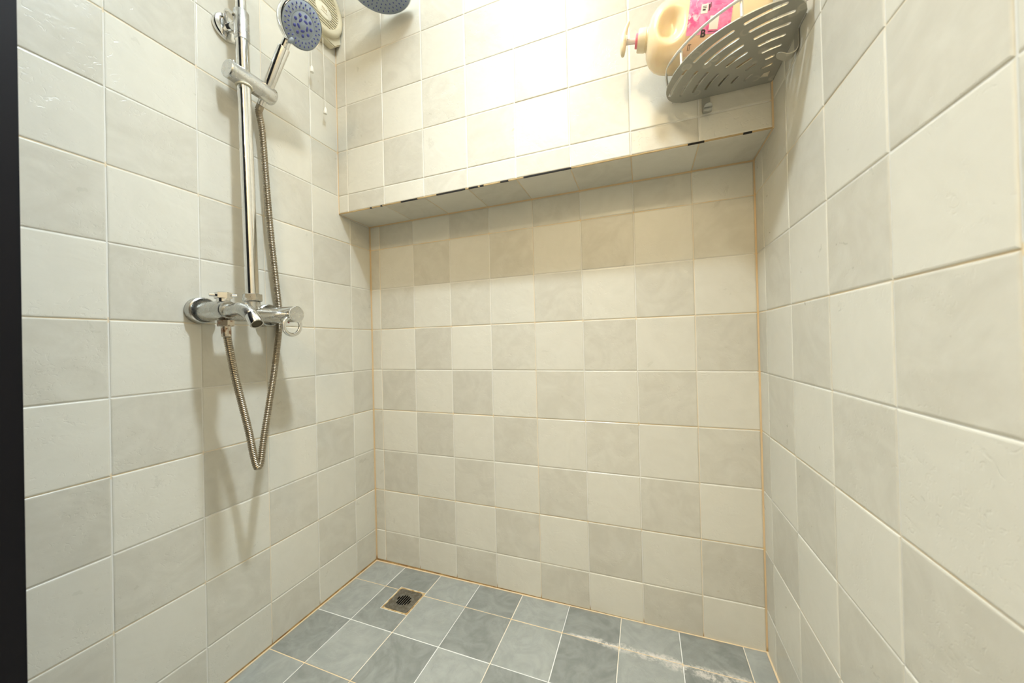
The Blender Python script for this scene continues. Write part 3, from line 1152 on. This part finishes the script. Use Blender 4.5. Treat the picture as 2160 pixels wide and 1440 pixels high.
# guard rail and its posts
ZR = ZS + 0.031
rail = [Vector((*pol(0.1960, 2.4), ZS + 0.002)), Vector((*pol(0.2010, 2.6), ZR - 0.013)), Vector((*pol(0.2085, 5.0), ZR - 0.003))] + \
       [Vector((*pol(0.2120 + 0.0185 * min(1, k / 3) - 0.0185 * max(0, (k - 13) / 3), 9 + 72 * k / 16), ZR)) for k in range(17)] + \
       [Vector((*pol(0.2085, 85.0), ZR - 0.003)), Vector((*pol(0.2010, 87.4), ZR - 0.013)), Vector((*pol(0.1960, 87.6), ZS + 0.002))]
bm = bmesh.new()
tube(bm, catmull(rail, 5), 0.0026, 12)
finish('guard_rail', bm, M['rod'], shelf, 60)
for deg, rr in ((33.3, 0.2265), (63.2, 0.2265)):
    x, y = pol(rr, deg)
    bm = bmesh.new()
    cyl(bm, (x, y, ZS + 0.001), (x, y, ZR - (0.001 if 10 < deg < 80 else 0.008)), 0.0026, 12, 0.0004)
    finish('post', bm, M['rod'], shelf, 40)
# turned-up flanges along both walls
bm = bmesh.new()
box(bm, (CX - 0.170, CY - 0.0008, ZS + 0.001), (CX - 0.004, CY + 0.0006, ZS + 0.034))
finish('wall_flange', bm, M['shelf'], shelf, 0)
bm = bmesh.new()
box(bm, (CX - 0.0006, CY - 0.170, ZS + 0.001), (CX + 0.0006, CY - 0.004, ZS + 0.034))
finish('wall_flange', bm, M['shelf'], shelf, 0)


def hook(org, out, side):
    """a strip that runs down the wall, curls away from it and ends in a round tip"""
    org, out = Vector(org), Vector(out)
    pts = [org + Vector((0, 0, 0.006)) + out * 0.0014, org + Vector((0, 0, -0.012)) + out * 0.0014, org + Vector((0, 0, -0.028)) + out * 0.0014]
    for k in range(1, 11):
        a = PI * 0.72 * k / 10
        pts.append(org + Vector((0, 0, -0.028)) + out * (0.0014 + 0.0125 * (1 - math.cos(a))) + Vector((0, 0, -0.0125 * math.sin(a))))
    end = pts[-1]
    d = (pts[-1] - pts[-2]).normalized()
    pts.append(end + d * 0.004)
    bm = bmesh.new()
    strip(bm, pts, side, 0.0170, 0.0014)
    nrm = Vector(side).cross(d)
    lathe(bm, pts[-1] - nrm.normalized() * 0.0007, nrm, [(0, 0), (0, 0.0084), (0.0014, 0.0084), (0.0014, 0)], 24)
    return finish('hook', bm, M['shelf'], shelf, 40)


hook((1.1085, CY, ZS), (0, -1, 0), (1, 0, 0))
hook((CX, -0.2760, ZS), (-1, 0, 0), (0, 1, 0))

# ------------------------------------------------------------------ pump bottle lying on the shelf
BA = Vector((0.985, -0.2320, 1.4580))            # shoulder at the neck
bd = Vector((1.0, 0.10, -0.140)).normalized()     # towards its foot
bu = Vector((0, -1, 0))
bu = (bu - bd * bu.dot(bd)).normalized()          # thin axis, towards the room
bv = bu.cross(bd).normalized()
if bv.z < 0:
    bv = -bv                                      # broad axis, up
bottle = thing('pump_bottle', 'big cream pump bottle with pink label lying on the corner shelf', 'bottle', BA + bd * 0.1 - bv * 0.07)
BL = 0.222
prof = [(0.0, 0.30, 0.42), (0.002, 0.48, 0.60), (0.006, 0.62, 0.72), (0.013, 0.78, 0.83), (0.022, 0.89, 0.91), (0.034, 0.965, 0.97), (0.050, 1.0, 1.0), (0.085, 1.0, 1.0),
        (0.130, 1.0, 1.0), (0.195, 0.985, 0.985), (0.212, 0.95, 0.95), (0.219, 0.88, 0.88), (0.222, 0.74, 0.74)]
HV, HU = 0.0690, 0.0510


def prof_at(t):
    for (a, v0, u0), (b, v1, u1) in zip(prof, prof[1:]):
        if a <= t <= b:
            k = (t - a) / (b - a)
            return v0 + (v1 - v0) * k, u0 + (u1 - u0) * k
    return prof[-1][1:]


def bottle_pt(t, ang, off=0.0):
    """ang 0 faces the room, 90 deg is up"""
    sv, su = prof_at(min(BL, max(0, t)))
    c, s = math.cos(ang), math.sin(ang)
    pw = 0.86
    p = BA + bd * t + bu * (HU * su * math.copysign(abs(c) ** pw, c)) + bv * (HV * sv * math.copysign(abs(s) ** pw, s))
    nn = (bu * (c / HU) + bv * (s / HV)).normalized()
    # thumb hollow on the side facing the room (and behind)
    g = ((t - 0.042) / 0.0175) ** 2 + ((math.degrees(math.atan2(s, abs(c))) + 7) / 19.0) ** 2
    dep = 0.020 * math.exp(-g * g * 0.55)
    return p - nn * dep + nn * off


bm = bmesh.new()
ts = [0.0, 0.001, 0.002, 0.004] + [0.006 + (0.210 - 0.006) * k / 64 for k in range(65)] + [0.214, 0.217, 0.219, 0.2205, 0.222]
SEG = 96
RR = [[bm.verts.new(bottle_pt(t, 2 * PI * k / SEG)) for k in range(SEG)] for t in ts]
for A, B in zip(RR, RR[1:]):
    for k in range(SEG):
        bm.faces.new((A[k], A[(k + 1) % SEG], B[(k + 1) % SEG], B[k]))
bm.faces.new(RR[0])
bm.faces.new(RR[-1][::-1])
finish('body', bm, M['bottle'], bottle, 60)
# neck, cap, pink collar, stem, pump head
bm = bmesh.new()
lathe(bm, BA, -bd, [(-0.004, 0), (-0.004, 0.0218), (0.0015, 0.0222), (0.0030, 0.0212), (0.0042, 0.0225), (0.0180, 0.0215), (0.0200, 0.0200), (0.0200, 0.0)], 40)
finish('cap', bm, M['pump'], bottle, 35)
bm = bmesh.new()
lathe(bm, BA, -bd, [(0.0195, 0), (0.0195, 0.0140), (0.0240, 0.0136), (0.0250, 0.0125), (0.0250, 0)], 32)
finish('collar', bm, M['pink'], bottle, 35)
bm = bmesh.new()
lathe(bm, BA, -bd, [(0.0245, 0), (0.0245, 0.0052), (0.0450, 0.0056), (0.0465, 0.0062), (0.0465, 0)], 24)
finish('stem', bm, M['stem'], bottle, 35)
bm = bmesh.new()
pc = BA - bd * 0.0445
lathe(bm, pc, -bd, [(-0.001, 0), (-0.001, 0.0128), (0.0020, 0.0128), (0.0025, 0.0142), (0.0040, 0.0142), (0.0045, 0.0)], 32)
# paddle: a tapering curved blade across the stem, its spout pointing up
sec = [(-0.0300, 0.0030, 0.0030), (-0.0270, 0.0080, 0.0042), (-0.018, 0.0125, 0.0062), (-0.006, 0.0140, 0.0075), (0.006, 0.0135, 0.0072), (0.016, 0.0110, 0.0058), (0.026, 0.0080, 0.0046),
       (0.036, 0.0058, 0.0038), (0.0430, 0.0036, 0.0028), (0.0448, 0.0014, 0.0012)]
R = []
for s, wy, wx in sec:
    bend = 0.0060 - 0.0075 * (s / 0.045) ** 2 * (1 if s > 0 else 0.7)
    c = pc - bd * (bend + 0.0) + bv * s
    R.append([bm.verts.new(c + bu * math.cos(a) * wy - bd * math.sin(a) * wx) for a in (2 * PI * k / 20 for k in range(20))])
for A, B in zip(R, R[1:]):
    for k in range(20):
        bm.faces.new((A[k], A[(k + 1) % 20], B[(k + 1) % 20], B[k]))
bm.faces.new(R[0])
bm.faces.new(R[-1][::-1])
finish('pump_head', bm, M['pump'], bottle, 50)


def wrap(t0, t1, a0, a1, off, nt=14, na=20, skew=0.0):
    """a thin printed film on the bottle's surface"""
    bm = bmesh.new()
    G = []
    for i in range(nt + 1):
        row = []
        for j in range(na + 1):
            a = math.radians(a0 + (a1 - a0) * j / na)
            row.append(bm.verts.new(bottle_pt(t0 + (t1 - t0) * i / nt + skew * (j / na - 0.5), a, off)))
        G.append(row)
    for i in range(nt):
        for j in range(na):
            bm.faces.new((G[i][j], G[i + 1][j], G[i + 1][j + 1], G[i][j + 1]))
    return bm


lab = finish('label', wrap(0.072, 0.150, -28, 75, 0.0004), M['label'], bottle, 60, recalc=False)
finish('label_panel', wrap(0.112, 0.128, -22, -3, 0.0007, 6, 8), M['label_white'], lab, 60, recalc=False)
finish('label_panel', wrap(0.094, 0.106, 0, 13, 0.0007, 5, 6), M['label_white'], lab, 60, recalc=False)
bm = bmesh.new()
for t0, t1, a0, a1 in ((0.0965, 0.1035, 8.6, 9.6), (0.0965, 0.1035, 6.4, 7.2), (0.0965, 0.102, 3.0, 5.0), (0.1075, 0.1092, 2, 12), (0.1100, 0.1112, 6, 15),
                       (0.1115, 0.130, -25.2, -24.3), (0.0790, 0.0800, -52, -42), (0.0790, 0.0850, -42.6, -41.6), (0.0822, 0.0830, -52, -42)):
    q = wrap(t0, t1, a0, a1, 0.0009, 3, 4)
    me_ = bpy.data.meshes.new('q')
    q.to_mesh(me_)
    q.free()
    bm.from_mesh(me_)
    bpy.data.meshes.remove(me_)
pr = finish('label_print', bm, M['ink'], lab, 0, recalc=False)
pr['kind'] = 'stuff'
finish('label_foot', wrap(0.072, 0.150, -62, -29, 0.0004), M['label_peach'], bottle, 60, recalc=False)


def print_text(txt, t, ang, size, name='lettering', parent=None, roll=0.0):
    cu = bpy.data.curves.new('txt', 'FONT')
    cu.body = txt
    cu.size = size
    cu.extrude = 0.0001
    cu.offset = 0.0005
    cu.align_x = 'CENTER'
    cu.align_y = 'CENTER'
    o = bpy.data.objects.new('txt', cu)
    COL.objects.link(o)
    dg = bpy.context.evaluated_depsgraph_get()
    dg.update()
    me = bpy.data.meshes.new_from_object(o.evaluated_get(dg))
    bm = bmesh.new()
    bm.from_mesh(me)
    bpy.data.objects.remove(o)
    bpy.data.curves.remove(cu)
    bpy.data.meshes.remove(me)
    a = math.radians(ang)
    p = bottle_pt(t, a, 0.0010)
    e1 = bottle_pt(t + 0.002, a, 0.001) - bottle_pt(t - 0.002, a, 0.001)
    e1.normalize()
    e2 = bottle_pt(t, a + 0.03, 0.001) - bottle_pt(t, a - 0.03, 0.001)
    e2 = (e2 - e1 * e2.dot(e1)).normalized()
    R = Matrix((e1, e2, e1.cross(e2))).transposed().to_4x4() @ Matrix.Rotation(roll, 4, 'Z')
    bmesh.ops.transform(bm, verts=bm.verts, matrix=Matrix.Translation(p) @ R)
    return finish(name, bm, M['ink'], parent, 0)


print_text('B', 0.1030, -27, 0.017, parent=lab)
